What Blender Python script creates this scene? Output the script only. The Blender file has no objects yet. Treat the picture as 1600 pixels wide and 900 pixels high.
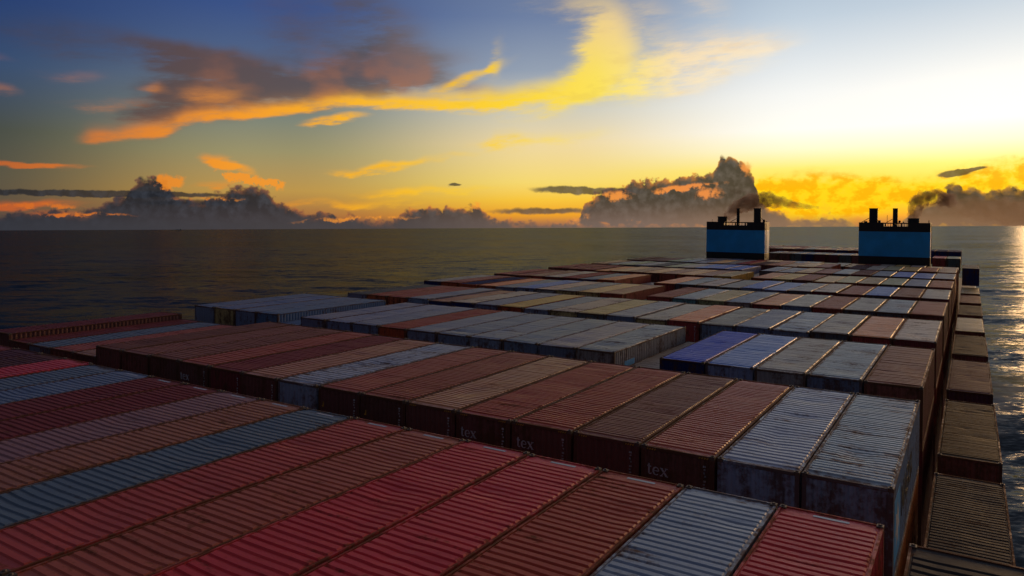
import bpy, bmesh, math, random
import numpy as np
from mathutils import Matrix, Vector

random.seed(7); np.random.seed(7)
sc = bpy.context.scene
COL = sc.collection
rad = math.radians

# ------------------------------------------------------------------ camera
H_CAM = 45.0            # eye height above the sea (m)
ROLL = 0.0045
cam_d = bpy.data.cameras.new("camera"); cam = bpy.data.objects.new("camera", cam_d); COL.objects.link(cam)
F_PX = 1154.0
cam_d.sensor_width = 36.0; cam_d.lens = 36.0 * F_PX / 1600.0
cam_d.shift_y = -94.2 / 1600.0
cam_d.clip_start = 0.1; cam_d.clip_end = 200000.0
cr, sr = math.cos(ROLL), math.sin(ROLL)
cam.matrix_world = Matrix(((cr, sr, 0, 0), (0, 0, -1, 0), (-sr, cr, 0, H_CAM), (0, 0, 0, 1)))
sc.camera = cam

# ------------------------------------------------------------------ render / exposure
sc.render.engine = 'CYCLES'
sc.cycles.max_bounces = 5; sc.cycles.diffuse_bounces = 2; sc.cycles.glossy_bounces = 2
sc.cycles.transmission_bounces = 2; sc.cycles.volume_bounces = 0; sc.cycles.volume_max_steps = 24
sc.cycles.use_denoising = True
sc.cycles.use_adaptive_sampling = True; sc.cycles.adaptive_threshold = 0.02
sc.cycles.sample_clamp_indirect = 4.0
sc.view_settings.view_transform = 'Standard'; sc.view_settings.look = 'None'
sc.view_settings.exposure = 0.0; sc.view_settings.gamma = 1.0

# ------------------------------------------------------------------ sky
SUN_AZ, SUN_EL = 40.4, 6.5       # degrees clockwise from +Y

class V:                          # tiny expression builder over math nodes
    def __init__(s, t, sock): s.t, s.s = t, sock
    def _m(s, op, *a, clamp=False):
        n = s.t.nodes.new('ShaderNodeMath'); n.operation = op; n.use_clamp = clamp
        for i, x in enumerate((s,) + a):
            if isinstance(x, V): s.t.links.new(x.s, n.inputs[i])
            else: n.inputs[i].default_value = x
        return V(s.t, n.outputs[0])
    def __add__(s, o): return s._m('ADD', o)
    __radd__ = __add__
    def __sub__(s, o): return s._m('SUBTRACT', o)
    def __rsub__(s, o): return (s * -1.0) + o
    def __mul__(s, o): return s._m('MULTIPLY', o)
    __rmul__ = __mul__
    def __truediv__(s, o): return s._m('DIVIDE', o)
    def abs(s): return s._m('ABSOLUTE')
    def pow(s, o): return s._m('POWER', o)
    def min(s, o): return s._m('MINIMUM', o)
    def max(s, o): return s._m('MAXIMUM', o)
    def clamp(s): return s._m('ADD', 0.0, clamp=True)
    def madd(s, a, b): return s._m('MULTIPLY_ADD', a, b)
    def gauss(s): return V(s.t, s._new_pow(s)) 
    def _new_pow(s, x):
        n = s.t.nodes.new('ShaderNodeMath'); n.operation = 'POWER'; n.inputs[0].default_value = math.e
        s.t.links.new((x * -1.0).s, n.inputs[1]); return n.outputs[0]
    def step(s, lo, hi):          # smooth 0..1
        n = s.t.nodes.new('ShaderNodeMapRange'); n.interpolation_type = 'SMOOTHSTEP'
        s.t.links.new(s.s, n.inputs['Value']); n.inputs['From Min'].default_value = lo; n.inputs['From Max'].default_value = hi
        return V(s.t, n.outputs[0])
    def lin(s, lo, hi, a=0.0, b=1.0):
        n = s.t.nodes.new('ShaderNodeMapRange'); n.clamp = True
        s.t.links.new(s.s, n.inputs['Value']); n.inputs['From Min'].default_value = lo; n.inputs['From Max'].default_value = hi
        n.inputs['To Min'].default_value = a; n.inputs['To Max'].default_value = b
        return V(s.t, n.outputs[0])

def srgb(r, g=None, b=None):
    if g is None: r, g, b = r
    f = lambda c: (c / 255.0) / 12.92 if c / 255.0 <= 0.04045 else ((c / 255.0 + 0.055) / 1.055) ** 2.4
    return (f(r), f(g), f(b), 1.0)

def ramp(t, fac, stops, interp='EASE'):
    n = t.nodes.new('ShaderNodeValToRGB'); cr_ = n.color_ramp; cr_.interpolation = interp
    while len(cr_.elements) > 1: cr_.elements.remove(cr_.elements[-1])
    cr_.elements[0].position = stops[0][0]; cr_.elements[0].color = stops[0][1]
    for p, c in stops[1:]:
        e = cr_.elements.new(p); e.color = c
    t.links.new(fac.s, n.inputs[0]); return n.outputs[0]

def curve(t, x, pts, xr, yr):     # float curve through pts
    n = t.nodes.new('ShaderNodeFloatCurve'); c = n.mapping.curves[0]
    pts = sorted(pts); P = [((p[0] - xr[0]) / (xr[1] - xr[0]), (p[1] - yr[0]) / (yr[1] - yr[0])) for p in pts]
    c.points[0].location = P[0]; c.points[1].location = P[-1]
    for p in P[1:-1]: c.points.new(*p)
    for p in c.points: p.handle_type = 'AUTO_CLAMPED'
    n.mapping.use_clip = False; n.mapping.extend = 'HORIZONTAL'; n.mapping.update()
    xn = x.lin(xr[0], xr[1])
    t.links.new(xn.s, n.inputs['Value'])
    return V(t, n.outputs[0]).madd(yr[1] - yr[0], yr[0])

def mixc(t, fac, a, b, blend='MIX'):
    n = t.nodes.new('ShaderNodeMix'); n.data_type = 'RGBA'; n.blend_type = blend; n.clamp_factor = True
    if isinstance(fac, V): t.links.new(fac.s, n.inputs[0])
    else: n.inputs[0].default_value = fac
    for i, x in ((6, a), (7, b)):
        if isinstance(x, (tuple, list)): n.inputs[i].default_value = x
        else: t.links.new(x, n.inputs[i])
    return n.outputs[2]

def noise(t, vec, scale, detail=4.0, rough=0.55, dim='3D', lac=2.0, dist=0.0):
    n = t.nodes.new('ShaderNodeTexNoise'); n.noise_dimensions = dim
    t.links.new(vec, n.inputs['Vector'])
    n.inputs['Scale'].default_value = scale; n.inputs['Detail'].default_value = detail
    n.inputs['Roughness'].default_value = rough; n.inputs['Lacunarity'].default_value = lac; n.inputs['Distortion'].default_value = dist
    return n

def comb(t, x, y, z=0.0):
    n = t.nodes.new('ShaderNodeCombineXYZ')
    for i, a in enumerate((x, y, z)):
        if isinstance(a, V): t.links.new(a.s, n.inputs[i])
        else: n.inputs[i].default_value = a
    return n.outputs[0]

# bearings of the sky features, read off the photograph as (azimuth, elevation) in degrees
def AZ(x): return math.degrees(math.atan((x - 800.0) / F_PX))
def EL(x, y):
    hy = 356.0 - ROLL * (x - 800.0)
    return math.degrees(math.atan((hy - y) / F_PX * math.cos(math.radians(AZ(x)))))

def build_world():
    w = bpy.data.worlds.new("World"); sc.world = w; w.use_nodes = True
    t = w.node_tree; t.nodes.clear()
    out = t.nodes.new('ShaderNodeOutputWorld'); bg = t.nodes.new('ShaderNodeBackground')
    t.links.new(bg.outputs[0], out.inputs[0])
    w.cycles.sampling_method = 'NONE'
    tc = t.nodes.new('ShaderNodeTexCoord'); sep = t.nodes.new('ShaderNodeSeparateXYZ')
    t.links.new(tc.outputs['Generated'], sep.inputs[0])
    X, Y, Z = (V(t, sep.outputs[i]) for i in range(3))
    az = X._m('ARCTAN2', Y) * (180 / math.pi)
    el = Z._m('ARCSINE') * (180 / math.pi)
    p = comb(t, az, el, 0.0)
    # --- clear-sky colour: elevation ramps at four distances from the sun's bearing
    da = (az - (SUN_AZ - 5.4)).abs(); da = da.min(360.0 - da)
    ef = el.lin(0.0, 24.0)
    def R(stops): return ramp(t, ef, [(min(1, e / 24.0), srgb(c)) for e, c in stops], 'LINEAR')
    L = R([(0, (66, 62, 64)), (1.5, (86, 74, 62)), (3.5, (80, 76, 64)), (6.4, (64, 69, 64)), (10.4, (50, 72, 106)), (14.5, (34, 58, 108)), (24, (46, 58, 88))])
    M = R([(0, (112, 82, 70)), (0.8, (160, 102, 60)), (2.8, (186, 146, 72)), (5.7, (152, 143, 102)), (8, (124, 130, 116)), (12, (80, 98, 130)), (16, (54, 78, 132)), (24, (62, 76, 112))])
    N = R([(0, (190, 112, 60)), (1.0, (236, 158, 36)), (2.2, (246, 196, 58)), (3.5, (244, 214, 108)), (6.5, (236, 213, 160)), (9, (204, 200, 184)), (12, (146, 158, 176)), (16, (106, 124, 160)), (24, (84, 98, 130))])
    S = R([(0, (230, 130, 30)), (1.5, (255, 190, 0)), (2.8, (255, 212, 16)), (4.2, (255, 234, 110)), (5.6, (255, 248, 206)), (7.0, (255, 253, 244)), (9.5, (243, 244, 242)), (14.8, (190, 205, 219)), (19, (156, 176, 198)), (24, (136, 150, 172))])
    c = mixc(t, da.step(54, 72), M, L)
    c = mixc(t, da.step(52, 32), c, N)
    c = mixc(t, da.step(32, 13), c, S)
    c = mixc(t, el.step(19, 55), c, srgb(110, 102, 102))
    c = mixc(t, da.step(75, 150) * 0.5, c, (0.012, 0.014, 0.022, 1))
    # glow of the veiled sun
    g = ((da * da) * (1 / 100.0) + ((el - 7.0) * (el - 7.0)) * (1 / 16.0)).gauss()
    c = mixc(t, 1.0, c, mixc(t, g, (0, 0, 0, 1), (0.12, 0.1, 0.06, 1)), 'ADD')
    # a physical sky underneath it all
    nis = t.nodes.new('ShaderNodeTexSky'); nis.sky_type = 'NISHITA'; nis.sun_disc = False
    nis.sun_elevation = rad(SUN_EL); nis.sun_rotation = rad(SUN_AZ)
    c = mixc(t, 1.0, c, mixc(t, 1.0, nis.outputs[0], (0.004, 0.004, 0.004, 1), 'MULTIPLY'), 'ADD')

    # --- warp field used by every cloud
    wn = noise(t, p, 0.16, 3.0, 0.55, '2D')
    ws = t.nodes.new('ShaderNodeSeparateColor'); t.links.new(wn.outputs['Color'], ws.inputs[0])
    wx = (V(t, ws.outputs[0]) - 0.5); wy = (V(t, ws.outputs[1]) - 0.5)
    # --- high cirrus
    sc_ = comb(t, az * 0.22 - el * 0.55, el * 0.9 + az * 0.05, 0.0)   # fibres rising to the right
    fib = V(t, noise(t, sc_, 1.0, 8.0, 0.66, '2D').outputs[0])
    a1 = az + wx * 2.4 + (fib - 0.5) * 1.6; e1 = el + wy * 1.5 + (fib - 0.5) * 0.8
    spine = [(60, 228), (110, 216), (200, 207), (240, 200), (330, 176), (430, 172), (520, 160), (600, 158), (700, 162), (800, 158), (860, 148), (900, 132), (940, 105)]
    sp = curve(t, az, [(AZ(x), EL(x, y)) for x, y in spine], (-36, 10), (0, 20))
    amp = curve(t, az, [(-36, 0), (AZ(90), 0.0), (AZ(150), 0.75), (AZ(260), 0.9), (AZ(450), 1.0), (AZ(800), 1.15), (AZ(890), 1.0), (AZ(960), 0.2), (10, 0)], (-36, 10), (0, 1.2))
    d = (el + wy * 0.9 + (fib - 0.5) * 0.9) - sp
    up = d.lin(0.0, 2.6, 1.0, 0.0); dn = d.step(-0.85, -0.2)
    band = (up * up * up) * dn * amp
    def blob(px, py, rx, ry, ang, vec):
        k = math.degrees(1 / F_PX) * math.cos(rad(AZ(px))) ** 2
        a0, e0 = AZ(px), EL(px, py); ca, sa = math.cos(rad(ang)), math.sin(rad(ang))
        va, ve = vec
        if ang == 0:
            u = va.madd(1 / (rx * k), -a0 / (rx * k)); v = ve.madd(1 / (ry * k), -e0 / (ry * k))
        else:
            u = va.madd(ca / (rx * k), ve.madd(sa / (rx * k), -(a0 * ca + e0 * sa) / (rx * k)))
            v = va.madd(-sa / (ry * k), ve.madd(ca / (ry * k), (a0 * sa - e0 * ca) / (ry * k)))
        q = u.madd(u, v * v)
        w_ = q._m('MULTIPLY_ADD', -1.0, 1.0, clamp=True)      # 1 - r^2
        return w_ * w_
    def blobs(lst, vec):
        s = None
        for q in lst:
            b = blob(*q[:5], vec)
            s = b * q[5] if s is None else b.madd(q[5], s)
        return s
    hook = blobs([(800, 152, 170, 36, 3, .8), (690, 158, 150, 26, 0, .6), (560, 160, 160, 24, 8, .5), (430, 168, 130, 26, 10, .4), (890, 140, 130, 52, 20, .9), (950, 105, 95, 90, 0, 1.0), (962, 60, 78, 90, 0, .75), (930, 10, 80, 70, 25, .42), (870, 0, 120, 50, -15, .3)], (az + wx * 2.0 + (fib - 0.5) * 3.0, el + wy * 1.2 + (fib - 0.5) * 1.5))
    lit = blobs([(1075, 95, 240, 60, 8, .9), (1010, 130, 230, 55, 5, .8), (1130, 75, 170, 34, 3, .6), (1105, 5, 60, 70, 0, .5), (990, 30, 110, 60, -12, .6),
                 (528, 188, 75, 11, 8, 2.0), (735, 122, 100, 14, 22, 1.1), (780, 90, 18, 56, -14, .6), (50, 258, 150, 9, 0, 1.6), (600, 262, 120, 11, 6, 1.3), (560, 268, 100, 9, 3, .7),
                 (365, 260, 56, 18, -20, 1.9), (345, 290, 60, 12, 0, .9), (850, 218, 160, 18, 4, .6), (790, 222, 46, 30, 10, .7), (0, 140, 44, 18, 0, .5), (0, 90, 50, 12, 0, .3),
                 (45, 320, 150, 14, 2, 1.3), (115, 335, 160, 9, 0, .7), (110, 116, 80, 22, 0, .35), (170, 162, 120, 18, 5, .45), (660, 300, 200, 11, 3, .9), (710, 245, 80, 9, 6, .6), (560, 318, 200, 10, 3, .9), (330, 145, 90, 26, 10, .55), (235, 140, 40, 16, 0, .6)], (a1, e1))
    core = (up * up * up * up) * dn * amp
    fib2 = V(t, noise(t, comb(t, az * 0.4 - el * 0.55, el * 1.1 + az * 0.2, 0.0), 0.8, 5.0, 0.55, '2D').outputs[0])
    litd = ((lit + band * 0.9) * (fib * 2.4 - 0.42)).step(0.0, 1.3)
    litd = litd.max((core * (fib2 * 0.9 + fib * 1.3 - 0.12)).step(0.03, 1.15)).max((hook * (fib * 1.3 + 0.3)).step(0.03, 1.35))
    litc = ramp(t, az.lin(-36, 24), [(0.0, srgb(176, 92, 50)), (0.12, srgb(226, 124, 44)), (0.27, srgb(248, 158, 42)), (0.45, srgb(255, 192, 36)), (0.6, srgb(255, 214, 40)), (0.71, srgb(255, 228, 84)), (0.76, srgb(255, 230, 130)), (0.82, srgb(253, 230, 186)), (1, srgb(255, 246, 226))], 'LINEAR')
    litc = mixc(t, d.step(0.25, 2.2) * az.step(2, -12) * 0.65, litc, srgb(206, 132, 74))
    litc = mixc(t, fib2.step(0.5, 0.72) * 0.22, litc, mixc(t, 0.5, litc, srgb(170, 120, 80)))
    litc = mixc(t, el.step(10.5, 16.0) * az.step(-2, 5) * 0.6, litc, srgb(236, 200, 160))
    lowred = (el.step(4.5, 1.0)) * (az.step(-4, -24))
    litc = mixc(t, lowred * 0.45, litc, srgb(190, 84, 44))
    # grey parts of the high cloud, in its own shade
    gry = blobs([(310, 140, 190, 75, 12, 1.2), (330, 95, 170, 40, -6, 1.0), (260, 175, 120, 50, 25, .9), (560, 122, 250, 52, 12, 1.4), (600, 75, 110, 120, 70, .8), (470, 60, 120, 90, -40, .6), (420, 150, 200, 50, 5, .9), (200, 75, 240, 50, -10, .6), (560, 10, 160, 60, -30, .5), (700, 130, 200, 26, -12, .6), (60, 60, 200, 40, -8, .35)], (a1, e1))
    gryd = (gry * (fib * 2.0 + wx * 0.8 - 0.08)).step(0.0, 1.3)
    gryc = ramp(t, az.lin(-36, 6), [(0, srgb(58, 62, 76)), (0.3, srgb(92, 72, 68)), (0.6, srgb(88, 80, 84)), (1, srgb(160, 140, 130))], 'LINEAR')
    gryc = mixc(t, (wy * 1.6 + wx * 1.2 + fib2 * 0.5 + 0.25).step(0.35, 0.85) * d.lin(0.5, 4.5, 0.6, 0.05), gryc, srgb(186, 112, 62))
    c = mixc(t, gryd * 0.88, c, gryc)
    c = mixc(t, litd * 0.96, c, litc)
    # backlit yellow vapour low down near the sun
    yv = blobs([(1270, 312, 150, 70, 0, 1.2), (1355, 298, 100, 50, 0, .9), (1560, 282, 180, 56, 4, 1.1), (1190, 300, 70, 36, 0, .8), (1440, 310, 90, 40, 0, .9)], (a1, e1))
    vb = V(t, noise(t, comb(t, az * 1.0, el * 1.5, 0.0), 0.8, 5.0, 0.6, '2D').outputs[0])
    c = mixc(t, (yv * (vb * 2.6 - 0.45)).step(0.02, 0.9) * 0.9, c, mixc(t, vb.step(0.42, 0.62), srgb(255, 216, 24), srgb(254, 182, 6)))
    # --- cumulus on the horizon
    cn = noise(t, p, 0.75, 6.0, 0.6, '2D'); bump_ = V(t, cn.outputs[0]) - 0.5
    cn2 = noise(t, comb(t, az + 0.30, el + 0.22, 0.0), 0.75, 5.0, 0.6, '2D'); relief = (V(t, cn.outputs[0]) - V(t, cn2.outputs[0])) * 1.5
    vo = t.nodes.new('ShaderNodeTexVoronoi'); vo.voronoi_dimensions = '2D'; vo.feature = 'F1'
    t.links.new(comb(t, az + bump_ * 0.9, el + bump_ * 0.9, 0.0), vo.inputs['Vector']); vo.inputs['Scale'].default_value = 1.3; vo.inputs['Detail'].default_value = 1.0
    puff = V(t, vo.outputs['Distance'])
    def bank(pts, soft):
        pp = curve(t, az, [(AZ(x), EL(x, y)) for x, y in pts], (-37, 41), (-1, 8))
        edge = pp + bump_ * 1.1 - (puff - 0.35) * 0.5
        return (edge - el), (edge - el).step(-soft * 0.3, soft)
    k1, d1 = bank([(-60, 330), (0, 330), (60, 324), (120, 326), (150, 322), (172, 308), (190, 300), (208, 290), (222, 272), (246, 274), (262, 288), (278, 300), (305, 306), (335, 300), (362, 292), (385, 287), (405, 288), (422, 297), (438, 312), (465, 322), (490, 328), (512, 326), (532, 336), (552, 331), (580, 340), (608, 340), (632, 328), (660, 321), (705, 321), (742, 318), (757, 330), (775, 340), (840, 344), (1700, 350)], 0.26)
    k2, d2 = bank([(-60, 352), (840, 350), (900, 338), (915, 315), (940, 296), (968, 286), (992, 278), (1050, 276), (1088, 268), (1112, 270), (1122, 246), (1134, 238), (1150, 248), (1172, 262), (1182, 290), (1196, 318), (1222, 330), (1250, 338), (1300, 336), (1345, 345), (1400, 342), (1424, 326), (1445, 312), (1468, 300), (1488, 284), (1503, 282), (1513, 298), (1522, 284), (1532, 298), (1556, 294), (1580, 288), (1605, 294), (1700, 300)], 0.2)
    streak = blobs([(915, 298, 120, 9, -2, 1.6), (160, 303, 330, 9, 0, 1.6), (1500, 270, 42, 9, 3, 1.8), (1530, 264, 34, 5, 8, 1.5), (300, 318, 160, 9, 0, .8), (715, 288, 14, 4, 0, 1.5), (850, 330, 130, 8, 0, 1.0)], (az + wx * 1.5 + bump_ * 0.9, el + bump_ * 0.45)).step(0.15, 0.85)
    shade = (relief + puff * -0.5 + 1.0).max(0.5)
    base_c = ramp(t, az.lin(-37, 41), [(0, srgb(46, 50, 60)), (0.3, srgb(58, 61, 68)), (0.5, srgb(84, 78, 74)), (0.64, srgb(88, 82, 78)), (0.8, srgb(98, 82, 70)), (1, srgb(80, 70, 62))], 'LINEAR')
    haze_c = ramp(t, az.lin(-37, 41), [(0, srgb(52, 54, 62)), (0.35, srgb(76, 70, 70)), (0.6, srgb(128, 108, 96)), (0.8, srgb(150, 116, 84)), (1, srgb(120, 92, 72))], 'LINEAR')
    sh = t.nodes.new('ShaderNodeVectorMath'); sh.operation = 'SCALE'; t.links.new(base_c, sh.inputs[0]); t.links.new(shade.s, sh.inputs['Scale'])
    cum = mixc(t, el.step(2.4, 0.0) * 0.75, sh.outputs[0], haze_c)
    rim_c = ramp(t, az.lin(-37, 41), [(0, srgb(70, 62, 64)), (0.3, srgb(196, 116, 60)), (0.45, srgb(236, 140, 50)), (0.65, srgb(250, 150, 50)), (0.8, srgb(255, 190, 30)), (1, srgb(250, 160, 40))], 'LINEAR')
    rim_c2 = ramp(t, az.lin(-37, 41), [(0, srgb(200, 90, 40)), (0.2, srgb(246, 150, 40)), (0.5, srgb(250, 160, 60)), (0.65, srgb(252, 150, 70)), (0.72, srgb(236, 150, 70)), (1, srgb(255, 180, 40))], 'LINEAR')
    def put(c, k, dd, rimw):
        rim = k.lin(0.0, 0.7, 1.0, 0.0); rl = (rim * rim) * (relief * 3.0 + 0.6)
        return mixc(t, dd * 0.97, c, mixc(t, rl * rimw, cum, rim_c))
    c = put(c, k2, d2, 0.9)
    c = put(c, k1, d1, 0.9)
    c = mixc(t, streak * 0.85, c, cum)
    # sunlit flanks of the cumulus
    fl_ = blobs([(264, 284, 34, 20, 0, 2.0), (372, 276, 44, 12, -18, 1.6), (412, 286, 46, 13, -14, 2.0), (436, 287, 18, 9, 0, 1.4), (60, 322, 110, 8, 0, 1.0), (130, 335, 120, 6, 0, .9), (330, 312, 90, 6, 0, .7), (560, 342, 140, 5, 2, .8), (960, 306, 50, 12, 0, .9), (1075, 292, 90, 8, 4, 1.1), (1110, 303, 36, 14, 0, .9), (1165, 264, 18, 20, 0, .9), (745, 322, 14, 12, 0, .9), (905, 340, 26, 14, 0, .8), (1060, 296, 26, 8, 0, .8)], (az + bump_ * 1.4, el + bump_ * 1.0))
    c = mixc(t, (fl_ * (bump_ * 2.0 + relief * 2.5 + 0.9)).step(0.12, 1.0) * 0.85, c, rim_c2)
    c = mixc(t, el.step(1.0, 0.0) * 0.6, c, haze_c)          # sea haze on the skyline
    # below the horizon: the sea's own tone, never seen past the water
    c = mixc(t, el.step(-0.3, -3.0), c, srgb(40, 44, 52))
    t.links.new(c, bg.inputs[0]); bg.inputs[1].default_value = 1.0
build_world()

sun_d = bpy.data.lights.new("sun", 'SUN'); sun = bpy.data.objects.new("sun", sun_d); COL.objects.link(sun)
sun_d.energy = 1.1; sun_d.angle = rad(12.0); sun_d.color = (1.0, 0.56, 0.22)
sv = Vector((math.sin(rad(SUN_AZ)) * math.cos(rad(SUN_EL)), math.cos(rad(SUN_AZ)) * math.cos(rad(SUN_EL)), math.sin(rad(SUN_EL))))
sun.rotation_euler = (-sv).to_track_quat('-Z', 'Y').to_euler(); sun.location = sv * 500

# ------------------------------------------------------------------ ship frame (the ship heels and trims a little)
TH, HEEL, TRIM = 0.5559, 0.0104, 0.0122
def rotm(a, b):
    Rp = Matrix(((1, 0, 0), (0, math.cos(b), -math.sin(b)), (0, math.sin(b), math.cos(b))))
    Rr = Matrix(((math.cos(a), 0, math.sin(a)), (0, 1, 0), (-math.sin(a), 0, math.cos(a))))
    return Rr @ Rp
lvl = Matrix(((cr, 0, sr), (0, 1, 0), (-sr, 0, cr)))
B3 = lvl @ rotm(HEEL, TRIM) @ Matrix(((math.cos(TH), math.sin(TH), 0), (-math.sin(TH), math.cos(TH), 0), (0, 0, 1)))
SHIP = Matrix.Translation((0, 0, H_CAM)) @ B3.to_4x4()

# ------------------------------------------------------------------ helpers
def link(o, parent=None):
    COL.objects.link(o)
    if parent is not None: o.parent = parent
    return o
def mesh_obj(name, me, parent=None, color=None):
    o = bpy.data.objects.new(name, me); link(o, parent)
    if color is not None: o.color = color
    return o
def new_mesh(name, verts, faces, mat, smooth=False):
    me = bpy.data.meshes.new(name); me.from_pydata([tuple(v) for v in verts], [], faces); me.update()
    if mat: me.materials.append(mat)
    if smooth: me.polygons.foreach_set('use_smooth', [True] * len(me.polygons))
    return me
class MB:
    def __init__(s): s.v, s.f = [], []
    def box(s, x0, x1, y0, y1, z0, z1):
        i = len(s.v)
        s.v += [(x, y, z) for z in (z0, z1) for y in (y0, y1) for x in (x0, x1)]
        s.f += [tuple(i + k for k in q) for q in ((0, 2, 3, 1), (4, 5, 7, 6), (0, 1, 5, 4), (2, 6, 7, 3), (0, 4, 6, 2), (1, 3, 7, 5))]
        return s
    def poly(s, pts):
        i = len(s.v); s.v += pts; s.f.append(tuple(range(i, i + len(pts)))); return s
    def cyl(s, p0, p1, r, n=8, r1=None, cap=True):
        p0, p1 = Vector(p0), Vector(p1); d = (p1 - p0).normalized()
        u = d.orthogonal().normalized(); w = d.cross(u); i = len(s.v); r1 = r if r1 is None else r1
        for p, q in ((p0, r), (p1, r1)):
            for k in range(n):
                a = 2 * math.pi * k / n; s.v.append(tuple(p + (u * math.cos(a) + w * math.sin(a)) * q))
        for k in range(n): s.f.append((i + k, i + (k + 1) % n, i + n + (k + 1) % n, i + n + k))
        if cap: s.f.append(tuple(i + k for k in range(n))[::-1]); s.f.append(tuple(i + n + k for k in range(n)))
        return s
    def mesh(s, name, mat, bevel=0.0):
        me = new_mesh(name, s.v, s.f, mat)
        if bevel:
            bm = bmesh.new(); bm.from_mesh(me); bmesh.ops.bevel(bm, geom=bm.edges[:], offset=bevel, segments=2, affect='EDGES', profile=0.6); bm.to_mesh(me); bm.free()
        return me
def tag(o, label, cat, group=None, kind=None):
    o['label'] = label
    if cat: o['category'] = cat
    if group: o['group'] = group
    if kind: o['kind'] = kind
    return o

# ------------------------------------------------------------------ materials
def mat_new(name):
    m = bpy.data.materials.new(name); m.use_nodes = True; t = m.node_tree
    b = t.nodes['Principled BSDF']; return m, t, b
def setv(b, **k):
    for n, v in k.items(): b.inputs[n.replace('_', ' ')].default_value = v

def paint_material(name, stretch, grime):
    m, t, b = mat_new(name)
    oi = t.nodes.new('ShaderNodeObjectInfo'); tc = t.nodes.new('ShaderNodeTexCoord')
    rnd = V(t, oi.outputs['Random']); wear = V(t, oi.outputs['Alpha'])
    off = comb(t, rnd * 37.0, rnd * 91.0, rnd * 53.0)
    ad = t.nodes.new('ShaderNodeVectorMath'); ad.operation = 'ADD'; t.links.new(tc.outputs['Object'], ad.inputs[0]); t.links.new(off, ad.inputs[1])
    P = ad.outputs[0]
    mp = t.nodes.new('ShaderNodeMapping'); mp.inputs['Scale'].default_value = stretch; t.links.new(P, mp.inputs[0])
    big = V(t, noise(t, P, 0.55, 4, 0.55).outputs[0])
    stk = V(t, noise(t, mp.outputs[0], 0.9, 5, 0.62).outputs[0])
    fine = V(t, noise(t, P, 5.0, 5, 0.65).outputs[0])
    # faded / dusty paint
    dust = ((big - 0.42) * 1.6 + (stk - 0.5) * 1.3 + 0.25).clamp()
    dv = t.nodes.new('ShaderNodeVectorMath'); dv.operation = 'MULTIPLY_ADD'; t.links.new(oi.outputs['Color'], dv.inputs[0]); dv.inputs[1].default_value = (1.25, 1.3, 1.3); dv.inputs[2].default_value = (.018, .016, .015)
    c = mixc(t, dust * 0.5, oi.outputs['Color'], dv.outputs[0])
    # dark grime in streaks
    gr = (stk * 0.85 + fine * 0.3 - 0.07).step(0.54, 0.78)
    c = mixc(t, gr * ((wear * 0.8 + 0.2) * grime), c, (0.045, 0.04, 0.038, 1))
    # rust patches, denser near the rim
    sp = t.nodes.new('ShaderNodeSeparateXYZ'); t.links.new(tc.outputs['Object'], sp.inputs[0])
    ex = V(t, sp.outputs[0]).abs().step(0.95, 1.22); ey = V(t, sp.outputs[1]).abs().step(5.5, 6.1)
    edge = ex.max(ey)
    ru = (big * 0.35 + stk * 0.45 + fine * 0.35 + edge * 0.12 + wear * 0.14).step(0.69, 0.84)
    rc = mixc(t, fine, (0.075, 0.030, 0.014, 1), (0.15, 0.072, 0.038, 1))
    c = mixc(t, ru * 0.85, c, rc)
    t.links.new(c, b.inputs['Base Color'])
    r = (fine * 0.22 + dust * 0.12 + ru * 0.25 + 0.25)
    lum = t.nodes.new('ShaderNodeRGBToBW'); t.links.new(c, lum.inputs[0])
    t.links.new(V(t, lum.outputs[0]).lin(0.02, 0.22, 0.03, 0.38).s, b.inputs['Specular IOR Level'])
    t.links.new((r + V(t, lum.outputs[0]).lin(0.02, 0.2, 0.28, 0.0)).s, b.inputs['Roughness'])
    bp = t.nodes.new('ShaderNodeBump'); bp.inputs['Strength'].default_value = 0.15; bp.inputs['Distance'].default_value = 0.02
    t.links.new((stk * 0.6 + fine * 0.25).s, bp.inputs['Height']); t.links.new(bp.outputs[0], b.inputs['Normal'])
    return m
PAINT = paint_material("roof_paint", (0.55, 3.2, 1.0), 1.0)
WALLP = paint_material("wall_paint", (2.6, 2.6, 0.35), 0.6)
def plain(name, col, rough=0.6, metal=0.0, nscale=4.0, var=0.35, spec=0.5):
    m, t, b = mat_new(name)
    tc = t.nodes.new('ShaderNodeTexCoord'); n = V(t, noise(t, tc.outputs['Object'], nscale, 5, 0.6).outputs[0])
    c = mixc(t, n.step(0.3, 0.75), tuple(x * (1 - var) for x in col[:3]) + (1,), tuple(min(1, x * (1 + var)) for x in col[:3]) + (1,))
    t.links.new(c, b.inputs['Base Color']); t.links.new((n * 0.3 + (rough - 0.15)).s, b.inputs['Roughness'])
    setv(b, Metallic=metal, Specular_IOR_Level=spec); return m
CAST = plain("corner_steel", (0.10, 0.065, 0.045), 0.6)
WHITE = plain("white_marking", (0.55, 0.55, 0.56), 0.55, var=0.2)
BLACKP = plain("black_marking", (0.012, 0.012, 0.02), 0.5)
LABELM = plain("roof_label_film", (0.34, 0.40, 0.50), 0.35, var=0.2)
YELLOW = plain("yellow_marking", (0.5, 0.28, 0.03), 0.5)
STARB = plain("light_blue_panel", (0.02, 0.36, 0.72), 0.5, var=0.2)
FBLUE = plain("funnel_blue", (0.015, 0.37, 0.84), 0.45, nscale=0.4, var=0.12)
FBLACK = plain("funnel_black", (0.012, 0.012, 0.014), 0.5, nscale=1.0)
HULLM = plain("hull_steel", (0.03, 0.05, 0.07), 0.5, nscale=0.2)
DECKM = plain("deck_steel", (0.05, 0.035, 0.03), 0.7, nscale=0.5)

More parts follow.
